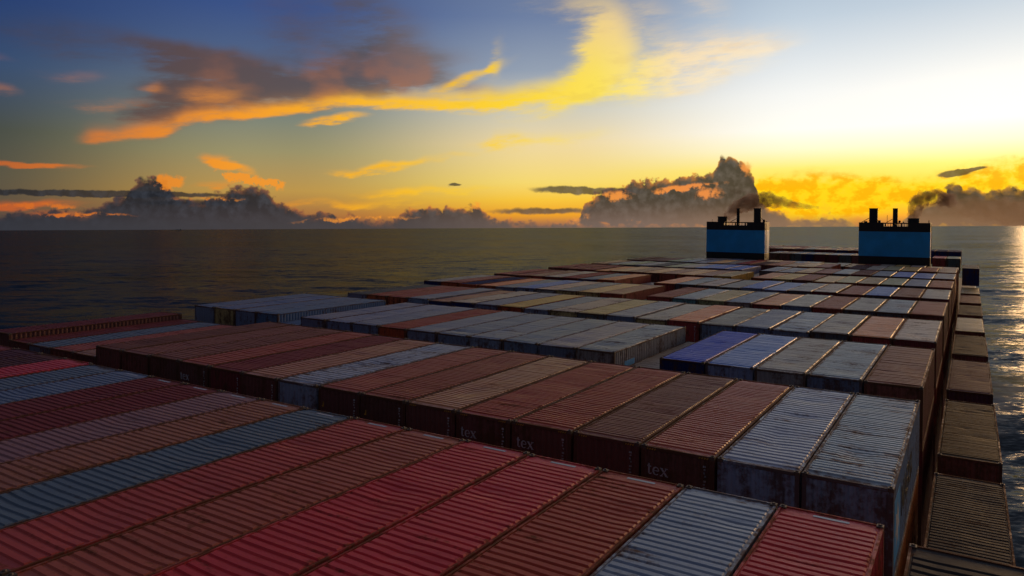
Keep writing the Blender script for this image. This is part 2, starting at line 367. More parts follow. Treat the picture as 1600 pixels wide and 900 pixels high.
# ------------------------------------------------------------------ sea
def wave_field(x, y, r):
    z = np.zeros_like(x); rg = np.random.RandomState(3)
    for lam, a in ((95, .50), (60, .34), (42, .26), (31, .20), (23, .15), (17, .10), (12, .07)):
        for k in range(3):
            th = math.radians(205 + rg.uniform(-34, 34)); ph = rg.uniform(0, 6.28); l = lam * rg.uniform(.85, 1.2)
            arg = (x * math.sin(th) + y * math.cos(th)) * 2 * math.pi / l + ph
            fade = np.clip(1.6 - r * 0.02 * 4 / l, 0, 1)
            s = 1 - np.abs(np.sin(arg / 2)) * 2
            z += a * 0.40 * fade * (0.6 * np.cos(arg) + 0.4 * s)
    return z
def sea_material():
    m, t, b = mat_new("sea_water")
    tc = t.nodes.new('ShaderNodeTexCoord'); geo = t.nodes.new('ShaderNodeNewGeometry'); P = geo.outputs['Position']
    mp = t.nodes.new('ShaderNodeMapping'); mp.inputs['Rotation'].default_value = (0, 0, rad(25)); mp.inputs['Scale'].default_value = (1.0, 2.2, 1.0); t.links.new(P, mp.inputs[0])
    n3 = V(t, noise(t, P, 0.0022, 3, 0.5).outputs[0])
    # wave slopes from noise: (dx, dy) added to the surface normal
    acc = geo.outputs['Normal']
    for sc_, k, det in ((0.006, 0.14, 2), (0.024, 0.55, 3), (0.11, 0.50, 3), (0.5, 0.50, 3)):
        nn = noise(t, mp.outputs[0], sc_, det, 0.6)
        sb = t.nodes.new('ShaderNodeVectorMath'); sb.operation = 'SUBTRACT'; t.links.new(nn.outputs['Color'], sb.inputs[0]); sb.inputs[1].default_value = (.5, .5, .5)
        ml = t.nodes.new('ShaderNodeVectorMath'); ml.operation = 'MULTIPLY_ADD'; t.links.new(sb.outputs[0], ml.inputs[0]); ml.inputs[1].default_value = (k * .6, k, 0)
        t.links.new(acc, ml.inputs[2]); acc = ml.outputs[0]
    nz = t.nodes.new('ShaderNodeVectorMath'); nz.operation = 'NORMALIZE'; t.links.new(acc, nz.inputs[0])
    # foam torn off the hull, running aft beside the ship
    inv = SHIP.inverted()
    vt = t.nodes.new('ShaderNodeMapping'); vt.vector_type = 'POINT'
    q = inv.to_euler(); vt.inputs['Rotation'].default_value = q; vt.inputs['Location'].default_value = inv.to_translation(); t.links.new(P, vt.inputs[0])
    s3 = t.nodes.new('ShaderNodeSeparateXYZ'); t.links.new(vt.outputs[0], s3.inputs[0]); sx, sy = V(t, s3.outputs[0]), V(t, s3.outputs[1])
    fmn = V(t, noise(t, P, 0.07, 6, 0.68).outputs[0])
    arm = ((sx - 6.0 - (sy - 200.0) * 0.16).abs()).lin(0.0, 16.0, 1.0, 0.0) * sy.step(170, 260) * sy.step(560, 380)
    side = (sx - 3.0).lin(0.0, 14.0, 1.0, 0.0) * sx.step(0.0, 2.0) * sy.step(420, 180)
    foam = ((arm * 0.30 + side * 0.26) + fmn * 0.62).step(0.50, 0.72) * (arm + side).clamp()
    c = mixc(t, foam * 0.8, (0.012, 0.022, 0.034, 1), (0.42, 0.45, 0.47, 1))
    nrm = nz.outputs[0]
    df = t.nodes.new('ShaderNodeBsdfDiffuse'); t.links.new(c, df.inputs['Color'])
    gl = t.nodes.new('ShaderNodeBsdfGlossy'); gl.inputs['Color'].default_value = (.19, .20, .225, 1); t.links.new(nrm, gl.inputs['Normal'])
    t.links.new((n3.step(0.35, 0.7) * 0.08 + 0.13).s, gl.inputs['Roughness'])
    fr = t.nodes.new('ShaderNodeFresnel'); fr.inputs['IOR'].default_value = 1.333; t.links.new(nrm, fr.inputs['Normal'])
    mx = t.nodes.new('ShaderNodeMixShader'); t.links.new((V(t, fr.outputs[0]) * (1.0 - foam * 0.8)).s, mx.inputs[0])
    t.links.new(df.outputs[0], mx.inputs[1]); t.links.new(gl.outputs[0], mx.inputs[2])
    t.links.new(mx.outputs[0], t.nodes['Material Output'].inputs['Surface']); t.nodes.remove(b)
    return m
def build_sea():
    azs = np.concatenate([np.arange(-180, -48, 6.0), np.arange(-48, 54, 0.26), np.arange(54, 180, 6.0)])
    rs = np.concatenate([[0.0], np.geomspace(20, 90000, 400)])
    A, Rr = np.meshgrid(np.radians(azs), rs[1:])
    x, y = Rr * np.sin(A), Rr * np.cos(A); z = wave_field(x, y, Rr)
    na = len(azs)
    v = np.stack([x, y, z], -1).reshape(-1, 3).tolist(); v.append((0, 0, 0)); ctr = len(v) - 1
    f = []
    for j in range(len(rs) - 2):
        for i in range(na):
            i2 = (i + 1) % na; f.append((j * na + i, (j + 1) * na + i, (j + 1) * na + i2, j * na + i2))
    for i in range(na): f.append((ctr, i, (i + 1) % na))
    f = [q[::-1] for q in f]
    me = new_mesh("sea", v, f, sea_material(), True)
    o = mesh_obj("sea", me); tag(o, "dark ocean with warm glitter reaching to the horizon", "sea", kind="structure")
build_sea()

# ------------------------------------------------------------------ containers
CW, CL, CH = 2.438, 12.192, 2.896
hw, hl = CW / 2, CL / 2
def roof_mesh(seed, nrib):
    rg = random.Random(seed)
    xs = [-hw + .055, -hw + .095, -hw + .125, -0.62, -0.2, 0.2, 0.62, hw - .125, hw - .095, hw - .055]
    up = [0, 0, 1, 1, 1, 1, 1, 1, 0, 0]
    y0, y1 = -hl + 0.42, hl - 0.42; pitch = (y1 - y0) / nrib
    prof = [(-hl + .055, 0, 1)]
    for k in range(nrib):
        yb = y0 + k * pitch; hgt = rg.uniform(.80, 1.1) * .042
        for u, h in ((0.04, 0), (0.17, 1), (0.72, 1), (0.88, 0)):
            prof.append((yb + u * pitch + rg.uniform(-.006, .006), h * hgt, 0))
    prof.append((hl - .055, 0, 1))
    dents = [(rg.uniform(-.8, .8), rg.uniform(-5, 5), rg.uniform(.2, .7), rg.uniform(.2, 1.0), rg.uniform(-.048, .014)) for _ in range(12)]
    ph = rg.uniform(0, 6)
    V_, F_ = [], []
    for y, h, flat in prof:
        for x, u in zip(xs, up):
            z = CH - 0.045 + h * u
            if u:
                z += sum(a * math.exp(-((x - dx) / sx) ** 2 - ((y - dy) / sy) ** 2) for dx, dy, sx, sy, a in dents)
                z += 0.006 * math.sin(y * .9 + ph) * math.cos(x * 1.3)
            V_.append((x, y, z))
    n = len(xs)
    for j in range(len(prof) - 1):
        for i in range(n - 1): F_.append((j * n + i, j * n + i + 1, (j + 1) * n + i + 1, (j + 1) * n + i))
    return new_mesh("roof", V_, F_, PAINT)
def corrugated(name, length, height, pitch, depth, axis, sign):
    n = max(2, int(length / pitch)); p = length / n; prof = [(-length / 2, 0)]
    for k in range(n):
        s = -length / 2 + k * p
        for u, d in ((.15, 0), (.35, 1), (.65, 1), (.85, 0)): prof.append((s + u * p, d))
    prof.append((length / 2, 0))
    V_, F_ = [], []
    for s, d in prof:
        for z in (.15, CH - .09):
            if axis == 'x': V_.append((sign * (hw - .012 - d * depth), s, z))
            else: V_.append((s, sign * (hl - .012 - d * depth), z))
    for j in range(len(prof) - 1): F_.append((2 * j, 2 * j + 2, 2 * j + 3, 2 * j + 1))
    return new_mesh(name, V_, F_, WALLP)
def frame_mesh(castings):
    m = MB()
    for s in (-1, 1):
        m.box(*(sorted((s * hw, s * (hw - .06)))), -hl + .17, hl - .17, CH - .07, CH - .018)
        m.box(*(sorted((s * hw, s * (hw - .06)))), -hl + .17, hl - .17, .02, .17)
        m.box(-hw + .17, hw - .17, *(sorted((s * hl, s * (hl - .06)))), CH - .12, CH - .018)
        m.box(-hw + .17, hw - .17, *(sorted((s * hl, s * (hl - .06)))), .02, .17)
        for q in (-1, 1): m.box(*sorted((s * (hw - .004), s * (hw - .13))), *sorted((q * (hl - .004), q * (hl - .13))), .118, CH - .118)
    m.box(-hw + .06, hw - .06, -hl + .06, hl - .06, .10, .13)
    if castings:
        for s in (-1, 1):
            for q in (-1, 1): m.box(*sorted((s * hw, s * (hw - .162))), *sorted((q * hl, q * (hl - .178))), CH - .118, CH)
    for s in (-1, 1):
        for q in (-1, 1): m.box(*sorted((s * hw, s * (hw - .162))), *sorted((q * hl, q * (hl - .178))), 0, .118)
    return m.mesh("frame", PAINT)
def casting_mesh():
    m = MB(); m.box(-.081, .081, -.089, .089, 0, .118); me = m.mesh("corner_casting", CAST, .01)
    bm = bmesh.new(); bm.from_mesh(me)
    n = MB()
    bm.free()
    # aperture: a sunken dark slot and a stacking cone stub on top
    mm = MB(); mm.v = [tuple(v.co) for v in me.vertices]; mm.f = [tuple(p.vertices) for p in me.polygons]
    mm.cyl((0, 0, .118), (0, 0, .15), .05, 8, .03)
    return mm.mesh("corner_casting", CAST)
ROOFS = {k: [roof_mesh(10 * k + i, k) for i in range(5)] for k in (34, 44, 62)}
SIDES = {s: corrugated("side_wall", CL - .26, CH, .278, .036, 'x', s) for s in (-1, 1)}
ENDS = {s: corrugated("end_wall", CW - .26, CH, .235, .04, 'y', s) for s in (-1, 1)}
FRAME_NEAR, FRAME_FAR = frame_mesh(False), frame_mesh(True)
CASTM = casting_mesh()

# lettering strokes (serif lower-case), 1 unit = x-height
def letters_tex(size, mat):
    m = MB(); T = .008
    def quad(a, b_, w0, w1=None):
        (x0, z0), (x1, z1) = a, b_; w1 = w0 if w1 is None else w1
        dx, dz = x1 - x0, z1 - z0; L = math.hypot(dx, dz); nx, nz = -dz / L, dx / L
        P = [(x0 + nx * w0 / 2, z0 + nz * w0 / 2), (x1 + nx * w1 / 2, z1 + nz * w1 / 2), (x1 - nx * w1 / 2, z1 - nz * w1 / 2), (x0 - nx * w0 / 2, z0 - nz * w0 / 2)]
        i = len(m.v)
        m.v += [(p[0] * size, 0, p[1] * size) for p in P] + [(p[0] * size, -T, p[1] * size) for p in P]
        m.f += [(i, i + 1, i + 2, i + 3), (i + 7, i + 6, i + 5, i + 4)] + [(i + k, i + (k + 1) % 4, i + 4 + (k + 1) % 4, i + 4 + k)[::-1] for k in range(4)]
    # t
    quad((.22, .12), (.22, 1.35), .2); quad((.02, .98), (.52, .98), .12); quad((.22, .08), (.5, .06), .14); quad((.5, .06), (.56, .2), .08); quad((.04, 1.0), (.24, 1.32), .08)
    # e
    c = (1.15, .5); pr = None
    for k in range(15):
        a = math.radians(5 + k * 310 / 14); p = (c[0] + .36 * math.cos(a), c[1] + .47 * math.sin(a))
        if pr: quad(pr, p, .10 + .12 * max(0, -math.cos(a)))
        pr = p
    quad((.8, .52), (1.5, .54), .09)
    # x
    quad((1.85, .95), (2.5, .05), .22); quad((2.48, .95), (1.84, .05), .10)
    for x, z in ((1.85, .97), (2.48, .97), (1.84, .03), (2.52, .03)): quad((x - .19, z), (x + .19, z), .08)
    return m.mesh("lettering", mat)
TEX = letters_tex(.265, WHITE)
def number_strip():
    m = MB(); z = 0
    rg = random.Random(5)
    for k in range(11):
        if k in (4, 10): z -= .05
        for _ in range(3):
            x = rg.uniform(-.03, .02); m.box(x, x + rg.uniform(.02, .05), -.006, 0, z - rg.uniform(.06, .085), z - .02)
        z -= .105
    return m.mesh("number_strip", WHITE)
NUMS = number_strip()
def text_mesh(s, size, mat, name):
    cu = bpy.data.curves.new(name, 'FONT'); cu.body = s; cu.size = size; cu.extrude = .004; cu.offset = .012; cu.resolution_u = 3
    o = bpy.data.objects.new(name, cu); COL.objects.link(o); bpy.context.view_layer.update()
    me = bpy.data.meshes.new_from_object(o.evaluated_get(bpy.context.evaluated_depsgraph_get()))
    bpy.data.objects.remove(o); me.name = name; me.materials.clear(); me.materials.append(mat); return me
def hazard_mesh():
    m = MB()
    for k in range(4): m.v += [(k * .085, -.004, 0), (k * .085 + .045, -.004, 0), (k * .085 + .075, -.004, .055), (k * .085 + .03, -.004, .055)]; m.f.append(tuple(range(4 * k, 4 * k + 4)))
    return m.mesh("hazard_stripe", YELLOW)
HAZ = hazard_mesh()
lab_m = MB(); lab_m.box(-.42, .42, -.055, .055, 0, .004); ROOFLAB = lab_m.mesh("roof_label", LABELM)
yt = MB(); yt.box(-.03, .03, -.006, 0, -.14, .08); yt.box(-.09, -.03, -.006, 0, -.14, -.08); YTAG = yt.mesh("height_tag", YELLOW)

# paint colours: (r, g, b) linear base colours of real container paints
PC = dict(
    crimson=((.58, .036, .052), .35), red=((.43, .062, .052), .4), dullred=((.38, .045, .048), .4), maroon=((.21, .040, .046), .4),
    brown=((0.386, 0.078, 0.046), .45), redbrown=((0.405, 0.063, 0.037), .4), dkbrown=((0.248, 0.078, 0.057), .5), tan=((0.423, 0.175, 0.087), .5), orange=((.80, .27, .085), .4),
    rust=((.50, .095, .030), .45), mauve=((0.276, 0.129, 0.147), .4), purple=((0.108, 0.040, 0.060), .4), blue=((0.108, 0.180, 0.331), .3), steel=((0.194, 0.230, 0.346), .35), paleblue=((0.266, 0.331, 0.461), .5),
    white=((.29, .355, .47), .75), grey=((0.374, 0.340, 0.306), .6), dkgrey=((0.112, 0.112, 0.119), .5), deepblue=((.05, .10, .66), .2), midblue=((.13, .25, .68), .25), lilac=((0.310, 0.302, 0.374), .45),
    olive=((.54, .40, .15), .5), green=((.33, .35, .18), .5), ochre=((0.644, 0.350, 0.046), .4), pink=((0.561, 0.433, 0.365), .75), navy=((.025, .035, .14), .3), sand=((.82, .50, .20), .5), teal=((.12, .32, .32), .4), dullorange=((.36, .115, .060), .45), slate=((0.122, 0.169, 0.259), .4), charcoal=((.036, .034, .040), .5), umber=((0.074, 0.051, 0.034), .5), oxide=((.17, .070, .058), .4))
SAY = dict(crimson="bright crimson", red="red", dullred="dull red", maroon="dark maroon", brown="brown", redbrown="red-brown", dkbrown="dark brown", tan="tan brown", orange="orange", rust="rust orange",
    mauve="mauve grey", purple="dark purple", blue="blue", steel="blue-grey", paleblue="pale blue", white="weathered white", grey="grey", dkgrey="dark grey", deepblue="deep blue", midblue="mid blue", lilac="pale lilac grey",
    olive="olive grey", green="grey-green", ochre="ochre yellow", pink="pinkish white", navy="navy", sand="sandy", teal="teal", dullorange="dull orange", slate="slate blue", charcoal="charcoal", umber="umber brown", oxide="dark oxide")
ORD = "zeroth first second third fourth fifth sixth seventh eighth ninth tenth eleventh twelfth thirteenth fourteenth fifteenth sixteenth seventeenth eighteenth nineteenth twentieth twenty-first".split()
Y2N, PB, X_R, PCOL = 23.035, 15.076, -1.67, 2.52
def Yn(k): return Y2N + PB * (k - 2)
def colx(i): return X_R - i * PCOL - CW / 2 - .02 if i >= 0 else 0.08
rg0 = random.Random(11)
GROUP = "shipping containers stacked on the deck"
def vary(c, r):
    s = r.uniform(.88, 1.12); return tuple(min(.9, x * s * r.uniform(.94, 1.06)) for x in c)
def container(bay, i, h, roofc, label, front=None, wear=None, ribs=None, near=False, extras=()):
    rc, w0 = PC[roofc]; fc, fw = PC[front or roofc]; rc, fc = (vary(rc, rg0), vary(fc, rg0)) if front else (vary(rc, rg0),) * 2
    w = w0 if wear is None else wear
    root = bpy.data.objects.new("shipping_container", None); link(root); root.empty_display_size = .5
    jx = rg0.uniform(-.015, .015); jy = rg0.uniform(-.05, .05)
    LS = 1.055 if bay == 1 else 1.0               # the first row holds slightly longer boxes
    root.matrix_world = SHIP @ Matrix.Translation((colx(i) + jx, Yn(bay) + CL - hl * LS + jy, -h - CH + rg0.uniform(-.015, .015))) @ Matrix.Rotation(rg0.uniform(-.0012, .0012), 4, 'Z') @ Matrix.Diagonal((1, LS, 1, 1))
    tag(root, label, "container", GROUP)
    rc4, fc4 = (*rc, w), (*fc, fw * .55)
    ribs = ribs or (44 if bay == 1 else rg0.choice((44, 44, 34, 62)))
    mesh_obj("roof", rg0.choice(ROOFS[ribs]), root, rc4)
    mesh_obj("frame", FRAME_NEAR if near else FRAME_FAR, root, tuple(x * .9 for x in fc) + (min(1, fw + .35),))
    for s in (-1, 1): mesh_obj("side_wall", SIDES[s], root, (*fc, fw * .3))
    for s in (-1, 1): mesh_obj("end_wall", ENDS[s], root, fc4)
    if near:
        for s in (-1, 1):
            for q in (-1, 1):
                o = mesh_obj("corner_casting", CASTM, root); o.location = (s * (hw - .081), q * (hl - .089), CH - .118)
    for e in extras:
        if e == 'tex':
            o = mesh_obj("lettering", TEX, root); o.location = (-hw + .22, -hl + .010, CH - .92)
        if e == 'num':
            o = mesh_obj("number_strip", NUMS, root); o.location = (hw - .33, -hl + .010, CH - .30)
        if e == 'haz':
            for x in (-hw + .19, hw - .19 - .32):
                o = mesh_obj("hazard_stripe", HAZ, root); o.location = (x, -hl, CH - .115)
        if e == 'lab':
            o = mesh_obj("roof_label", ROOFLAB, root); o.location = (.05, hl - .26, CH - .038)
        if e == 'tag':
            o = mesh_obj("height_tag", YTAG, root); o.location = (-hw + .30, -hl + .010, CH - .75)
    return root
def label_for(colour, i, row, extra=""):
    say = SAY[colour]
    return f"{say} container{extra}, {ORD[i + 1]} from right in the {ORD[row]} top row"

# roofs of each bay, from the ship's near side (right) across: name or (roof, front) ; '-' = a lower stack
BAYS = {
 1: "crimson paleblue redbrown crimson crimson brown red slate dullorange mauve maroon maroon slate slate crimson purple purple maroon brown",
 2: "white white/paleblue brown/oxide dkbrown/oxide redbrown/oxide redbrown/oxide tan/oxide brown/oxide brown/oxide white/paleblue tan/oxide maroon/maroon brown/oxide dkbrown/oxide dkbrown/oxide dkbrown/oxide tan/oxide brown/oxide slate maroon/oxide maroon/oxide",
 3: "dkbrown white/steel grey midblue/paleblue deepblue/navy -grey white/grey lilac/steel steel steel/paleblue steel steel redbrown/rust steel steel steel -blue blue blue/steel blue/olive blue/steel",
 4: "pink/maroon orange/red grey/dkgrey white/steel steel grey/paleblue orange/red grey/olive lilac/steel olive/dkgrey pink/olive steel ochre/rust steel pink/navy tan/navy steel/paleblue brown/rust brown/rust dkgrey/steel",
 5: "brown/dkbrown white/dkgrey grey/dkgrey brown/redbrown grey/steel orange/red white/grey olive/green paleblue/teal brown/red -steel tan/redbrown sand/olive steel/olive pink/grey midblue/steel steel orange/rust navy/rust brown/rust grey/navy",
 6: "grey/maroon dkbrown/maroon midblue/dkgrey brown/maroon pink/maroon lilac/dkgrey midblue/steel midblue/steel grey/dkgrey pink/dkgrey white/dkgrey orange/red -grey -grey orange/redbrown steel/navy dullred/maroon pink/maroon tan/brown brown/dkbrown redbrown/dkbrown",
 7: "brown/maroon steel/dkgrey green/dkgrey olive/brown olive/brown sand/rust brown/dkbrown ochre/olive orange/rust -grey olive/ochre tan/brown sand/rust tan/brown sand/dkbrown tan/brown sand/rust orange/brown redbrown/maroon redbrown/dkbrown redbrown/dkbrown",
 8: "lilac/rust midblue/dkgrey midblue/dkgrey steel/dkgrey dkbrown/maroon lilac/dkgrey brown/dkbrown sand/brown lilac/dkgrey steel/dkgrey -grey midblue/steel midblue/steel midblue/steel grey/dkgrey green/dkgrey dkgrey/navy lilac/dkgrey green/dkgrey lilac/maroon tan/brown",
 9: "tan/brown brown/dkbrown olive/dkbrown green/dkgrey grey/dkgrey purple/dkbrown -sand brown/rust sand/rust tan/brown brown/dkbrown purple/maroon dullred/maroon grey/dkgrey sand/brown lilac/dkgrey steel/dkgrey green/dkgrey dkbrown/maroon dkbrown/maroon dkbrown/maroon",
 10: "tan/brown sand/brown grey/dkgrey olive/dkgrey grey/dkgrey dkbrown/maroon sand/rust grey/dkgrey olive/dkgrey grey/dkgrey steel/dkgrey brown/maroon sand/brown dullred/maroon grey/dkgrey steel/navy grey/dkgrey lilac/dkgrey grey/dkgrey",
}
HT = {1: 7.40, 2: 7.43, 3: 7.42, 4: 7.45, 5: 7.42, 6: 7.40, 7: 7.38, 8: 7.38, 9: 7.38, 10: 7.92}
SPECIAL = {(2, 16): 8.05, (2, 17): 8.05, (2, 18): 8.05, (2, 19): 8.05, (2, 20): 7.68, (3, 16): 8.02}
TEXT_ON = {(2, 2), (2, 4), (2, 5), (2, 12)}
star_root = None
for bay, spec in BAYS.items():
    for i, s in enumerate(spec.split()):
        low = s.startswith('-'); s = s.lstrip('-'); rf, _, fr = s.partition('/')
        h = HT[bay] + (1.0 if low else 0) + (rg0.choice((0, 0, 0, .06, -.05)) if bay > 3 else 0)
        h = SPECIAL.get((bay, i), h)
        near = bay <= 4; ex = []
        if bay == 2 and i in (2, 3, 4, 5, 6, 7, 8, 10, 11, 12): ex += ['num']
        if bay == 2 and i in (2, 3, 4, 5, 6): ex += ['haz']
        if bay == 2 and i in (7, 8): ex += ['tag']
        if bay == 1 and i in (0, 2, 3, 4, 5, 6, 7, 8, 9, 10, 11, 12): ex += ['lab']
        if bay == 4 and i == 6: ex += ['num']
        extra = ""
        if (bay, i) in TEXT_ON: ex += ['tex']; extra = " lettered tex"
        if (bay, i) == (3, 6): extra = " with light blue square"
        if (bay, i) == (2, 0): extra = " with black lettering"
        if low: extra = " sitting lower"
        lb = label_for(rf, i, bay, extra)
        ribs = {(2, 3): 62, (2, 2): 44, (2, 4): 44, (2, 0): 44, (2, 1): 34, (2, 12): 34, (1, 0): 44}.get((bay, i))
        wear = {(2, 9): .95, (2, 0): .8, (2, 1): .6, (1, 1): .5}.get((bay, i))
        o = container(bay, i, h, rf, lb, fr or None, wear, ribs, near, ex)
        if (bay, i) == (2, 0): star_root = o
        if (bay, i) == (3, 6): blue_root = o
# lettering and blue panel on the white container's outer side wall
LETM = text_mesh("MAERSK", 1.35, BLACKP, "lettering")
o = mesh_obj("lettering", LETM, star_root); o.matrix_local = Matrix.Translation((hw - .006, -3.2, 1.15)) @ Matrix.Rotation(rad(90), 4, 'Z') @ Matrix.Rotation(rad(90), 4, 'X')
def panel_mesh(w, h): m = MB(); m.box(-.004, 0, -w / 2, w / 2, -h / 2, h / 2); return m.mesh("blue_panel", STARB)
def star_mesh(r):
    m = MB(); pts = []
    for k in range(14):
        a = math.pi / 2 + k * math.pi / 7; q = r if k % 2 == 0 else r * .5; pts.append((.004, q * math.cos(a), q * math.sin(a)))
    i = len(m.v); m.v += [(.004, 0, 0)] + pts; m.f += [(0, 1 + k, 1 + (k + 1) % 14) for k in range(14)]
    return m.mesh("star_emblem", WHITE)
pn = mesh_obj("blue_panel", panel_mesh(1.9, 1.9), star_root); pn.location = (hw - .006, -4.7, 1.45)
mesh_obj("star_emblem", star_mesh(.75), pn)
pn2 = mesh_obj("blue_panel", panel_mesh(1.5, 1.3), blue_root); pn2.location = (hw - .006, -3.9, 1.5)

# outer stack along the ship's side, one tier lower
OUTER = {1: ("charcoal", 7.70), 2: ("charcoal", 10.36), 3: ("umber", 10.33), 4: ("purple", 10.32), 5: ("umber", 10.33), 6: ("olive", 10.38), 7: ("umber", 10.38), 8: ("dkbrown", 10.38), 9: ("olive", 10.4), 10: ("dkgrey", 7.45)}
for bay, (c_, h) in OUTER.items():
    fr = {10: "navy"}.get(bay, "dkbrown" if c_ != "purple" else "purple")
    container(bay, -1, h, c_, f"{SAY[c_]} container of the outer stack at the ship's side beside the {ORD[bay]} row", fr, None, 44 if bay == 2 else (34 if bay == 1 else 62), bay <= 4)
# lower tiers showing on the flank of the right-hand stacks
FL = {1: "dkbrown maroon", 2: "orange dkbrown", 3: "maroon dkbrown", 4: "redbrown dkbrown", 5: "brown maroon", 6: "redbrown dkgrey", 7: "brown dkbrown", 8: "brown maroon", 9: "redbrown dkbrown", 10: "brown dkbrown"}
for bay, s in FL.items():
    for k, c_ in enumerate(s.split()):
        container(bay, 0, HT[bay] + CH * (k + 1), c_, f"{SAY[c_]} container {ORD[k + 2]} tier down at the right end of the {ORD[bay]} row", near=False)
# bays behind the funnels
AFT = {12: ({0: "green/dkgrey", 1: "crimson/red", 6: "steel/navy", 7: "sand/dkbrown", 8: "steel/dkgrey", 9: "lilac/maroon", 10: "grey/maroon", 11: "steel/navy", 12: "lilac/dkgrey", 13: "tan/dkbrown", 14: "grey/dkbrown"}, 7.15),
       13: ({0: "navy", 1: "navy", 2: "navy", 7: "sand/rust", 8: "tan/maroon", 9: "sand/navy", 10: "tan/maroon", 11: "sand/maroon", 12: "grey/dkgrey", 13: "brown/dkbrown", 14: "sand/brown", 15: "tan/brown", 16: "brown/maroon"}, 6.60),
       14: ({9: "sand/brown", 10: "tan/rust", 11: "green/dkgrey", 12: "brown/maroon", 13: "tan/redbrown", 14: "brown/maroon", 15: "dullred/maroon", 16: "brown/rust", 17: "tan/dkbrown", 18: "green/dkgrey"}, 6.75)}
for bay, (d, h0) in AFT.items():
    for i, s in d.items():
        rf, _, fr = s.partition('/')
        h = h0 - (.35 if (bay, i) in ((13, 0), (13, 1), (13, 2)) else 0)
        if i < 3: lb = f"{SAY[rf]} container right of the near funnel, {ORD[i + 1]} from right in the {ORD[bay - 11]} row aft"
        else: lb = f"{SAY[rf]} container between the funnels, {ORD[[q for q in d if q > 3].index(i) + 1]} from right in the {ORD[bay - 11]} row aft"
        container(bay, i, h, rf, lb, fr or None)

# ------------------------------------------------------------------ the ship: hull, deck, funnels
ship = bpy.data.objects.new("container_ship", None); link(ship); ship.matrix_world = SHIP
tag(ship, "container ship's hull and twin blue funnels banded black at the stern", "ship")
m = MB(); XL, XR, ZD = X_R - 22 * PCOL - .5, 1.38, -16.5
prof = [(-3.0, 1.0), (250.0, 1.0), (268.0, .86)]
y0, y1 = -60.0, 262.0
m.box(XL, XR, y0, y1, -H_CAM - 12, ZD - .02); mesh_obj("hull", m.mesh("hull", HULLM), ship)
m = MB(); m.box(XL + .3, XR - .3, y0 + .3, y1 - .3, ZD - .018, ZD); mesh_obj("deck", m.mesh("deck", DECKM), ship)
def funnel(x0, x1, ztop, flip):
    yf, yb = 157.9, 162.0
    g = 0.02
    m = MB(); m.box(x0, x1, yf, yb, -16.5, -6.5 + ztop); f = mesh_obj("funnel", m.mesh("funnel", FBLACK, .05), ship)
    f['label'] = "square blue funnel casing with black base and black top band"
    m = MB(); m.box(x0, x1, yf - .01, yb, -6.5 + ztop + .002, -1.72 + ztop); mesh_obj("blue_band", m.mesh("blue_band", FBLUE, .04), f)
    # black top: a low parapet with an open slot where the pipe deck shows through
    m = MB(); zt = ztop; s0, s1 = (x0 + .31 * (x1 - x0), x0 + .70 * (x1 - x0))
    if flip: s0, s1 = x0 + .36 * (x1 - x0), x0 + .70 * (x1 - x0)
    m.box(x0, x1, yf - .012, yb, -1.718 + zt, -.72 + zt)
    m.box(x0, s0, yf - .012, yb, -.718 + zt, zt); m.box(s1, x1, yf - .012, yb, -.718 + zt, zt)
    m.box(s0 + .002, s1 - .002, yf - .012, yf + .2, -.22 + zt, -.01 + zt)
    mesh_obj("top_band", m.mesh("top_band", FBLACK), f)
    m = MB(); n = 7 if not flip else 9
    for k in range(n):
        x = s0 + (s1 - s0) * (k + .5) / n
        m.box(x - (.05 if k % 3 else .14), x + (.05 if k % 3 else .14), yf + .02, yf + .14, -.718 + zt, -.23 + zt)
    mesh_obj("railing", m.mesh("railing", FBLACK), f)
    P = [(.775, .90, 2.72), (.48, .535, 2.72), (.15, .315, .95)] if not flip else [(.13, .255, 2.75), (.468, .54, 2.75), (.68, .84, .85)]
    for a, b_, zz in P:
        m = MB(); cx = x0 + (a + b_) / 2 * (x1 - x0); r = (b_ - a) / 2 * (x1 - x0)
        m.cyl((cx, (yf + yb) / 2, -.72 + zt), (cx, (yf + yb) / 2, zz), r, 20)
        m.cyl((cx, (yf + yb) / 2, zz - .16), (cx, (yf + yb) / 2, zz + .02), r * 1.05, 20, cap=False)
        m.cyl((cx, (yf + yb) / 2, zt + .25), (cx, (yf + yb) / 2, zt + .4), r * 1.08, 20)
        mesh_obj("exhaust_pipe", m.mesh("exhaust_pipe", FBLACK), f)
    w = x1 - x0; ym = (yf + yb) / 2            # stays, vents, aerials
    def bar(name, u0, z0, u1, z1, r, n=6):
        k = MB(); k.cyl((x0 + u0 * w, ym, z0 + zt), (x0 + u1 * w, ym, z1 + zt), r, n); mesh_obj(name, k.mesh(name, FBLACK), f)
    if not flip:
        bar("stay", .90, .75, 1.0, .02, .07); bar("stay", .48, .7, .36, -.1, .06); bar("vent", .93, .25, .97, .25, .3, 10); bar("aerial", .05, 0, .05, .55, .04)
    else:
        bar("stay", .13, .85, .02, .02, .06); bar("vent", .26, .1, .30, .1, .34, 10); bar("stay", .468, .7, .38, .02, .06); bar("aerial", .39, 0, .39, 1.45, .04)
        bar("vent", .56, 0, .57, .42, .2, 8); bar("vent", .62, 0, .62, .2, .1, 8); bar("aerial", .97, 0, .97, .5, .07); bar("vent", .08, 0, .08, .25, .3, 8)
    m = MB()                                   # ladder and side platform
    for z in np.arange(-7, -.4, .45): m.cyl((x1 + .12, yf + .6, z + zt), (x1 + .12, yf + 1.1, z + zt), .03, 5)
    for q in (.6, 1.1): m.cyl((x1 + .12, yf + q, -7.5 + zt), (x1 + .12, yf + q, -.2 + zt), .035, 5)
    mesh_obj("ladder", m.mesh("ladder", FBLACK), f)
funnel(-48.55, -36.33, -.18, False)
funnel(-18.54, -6.38, 0.0, True)

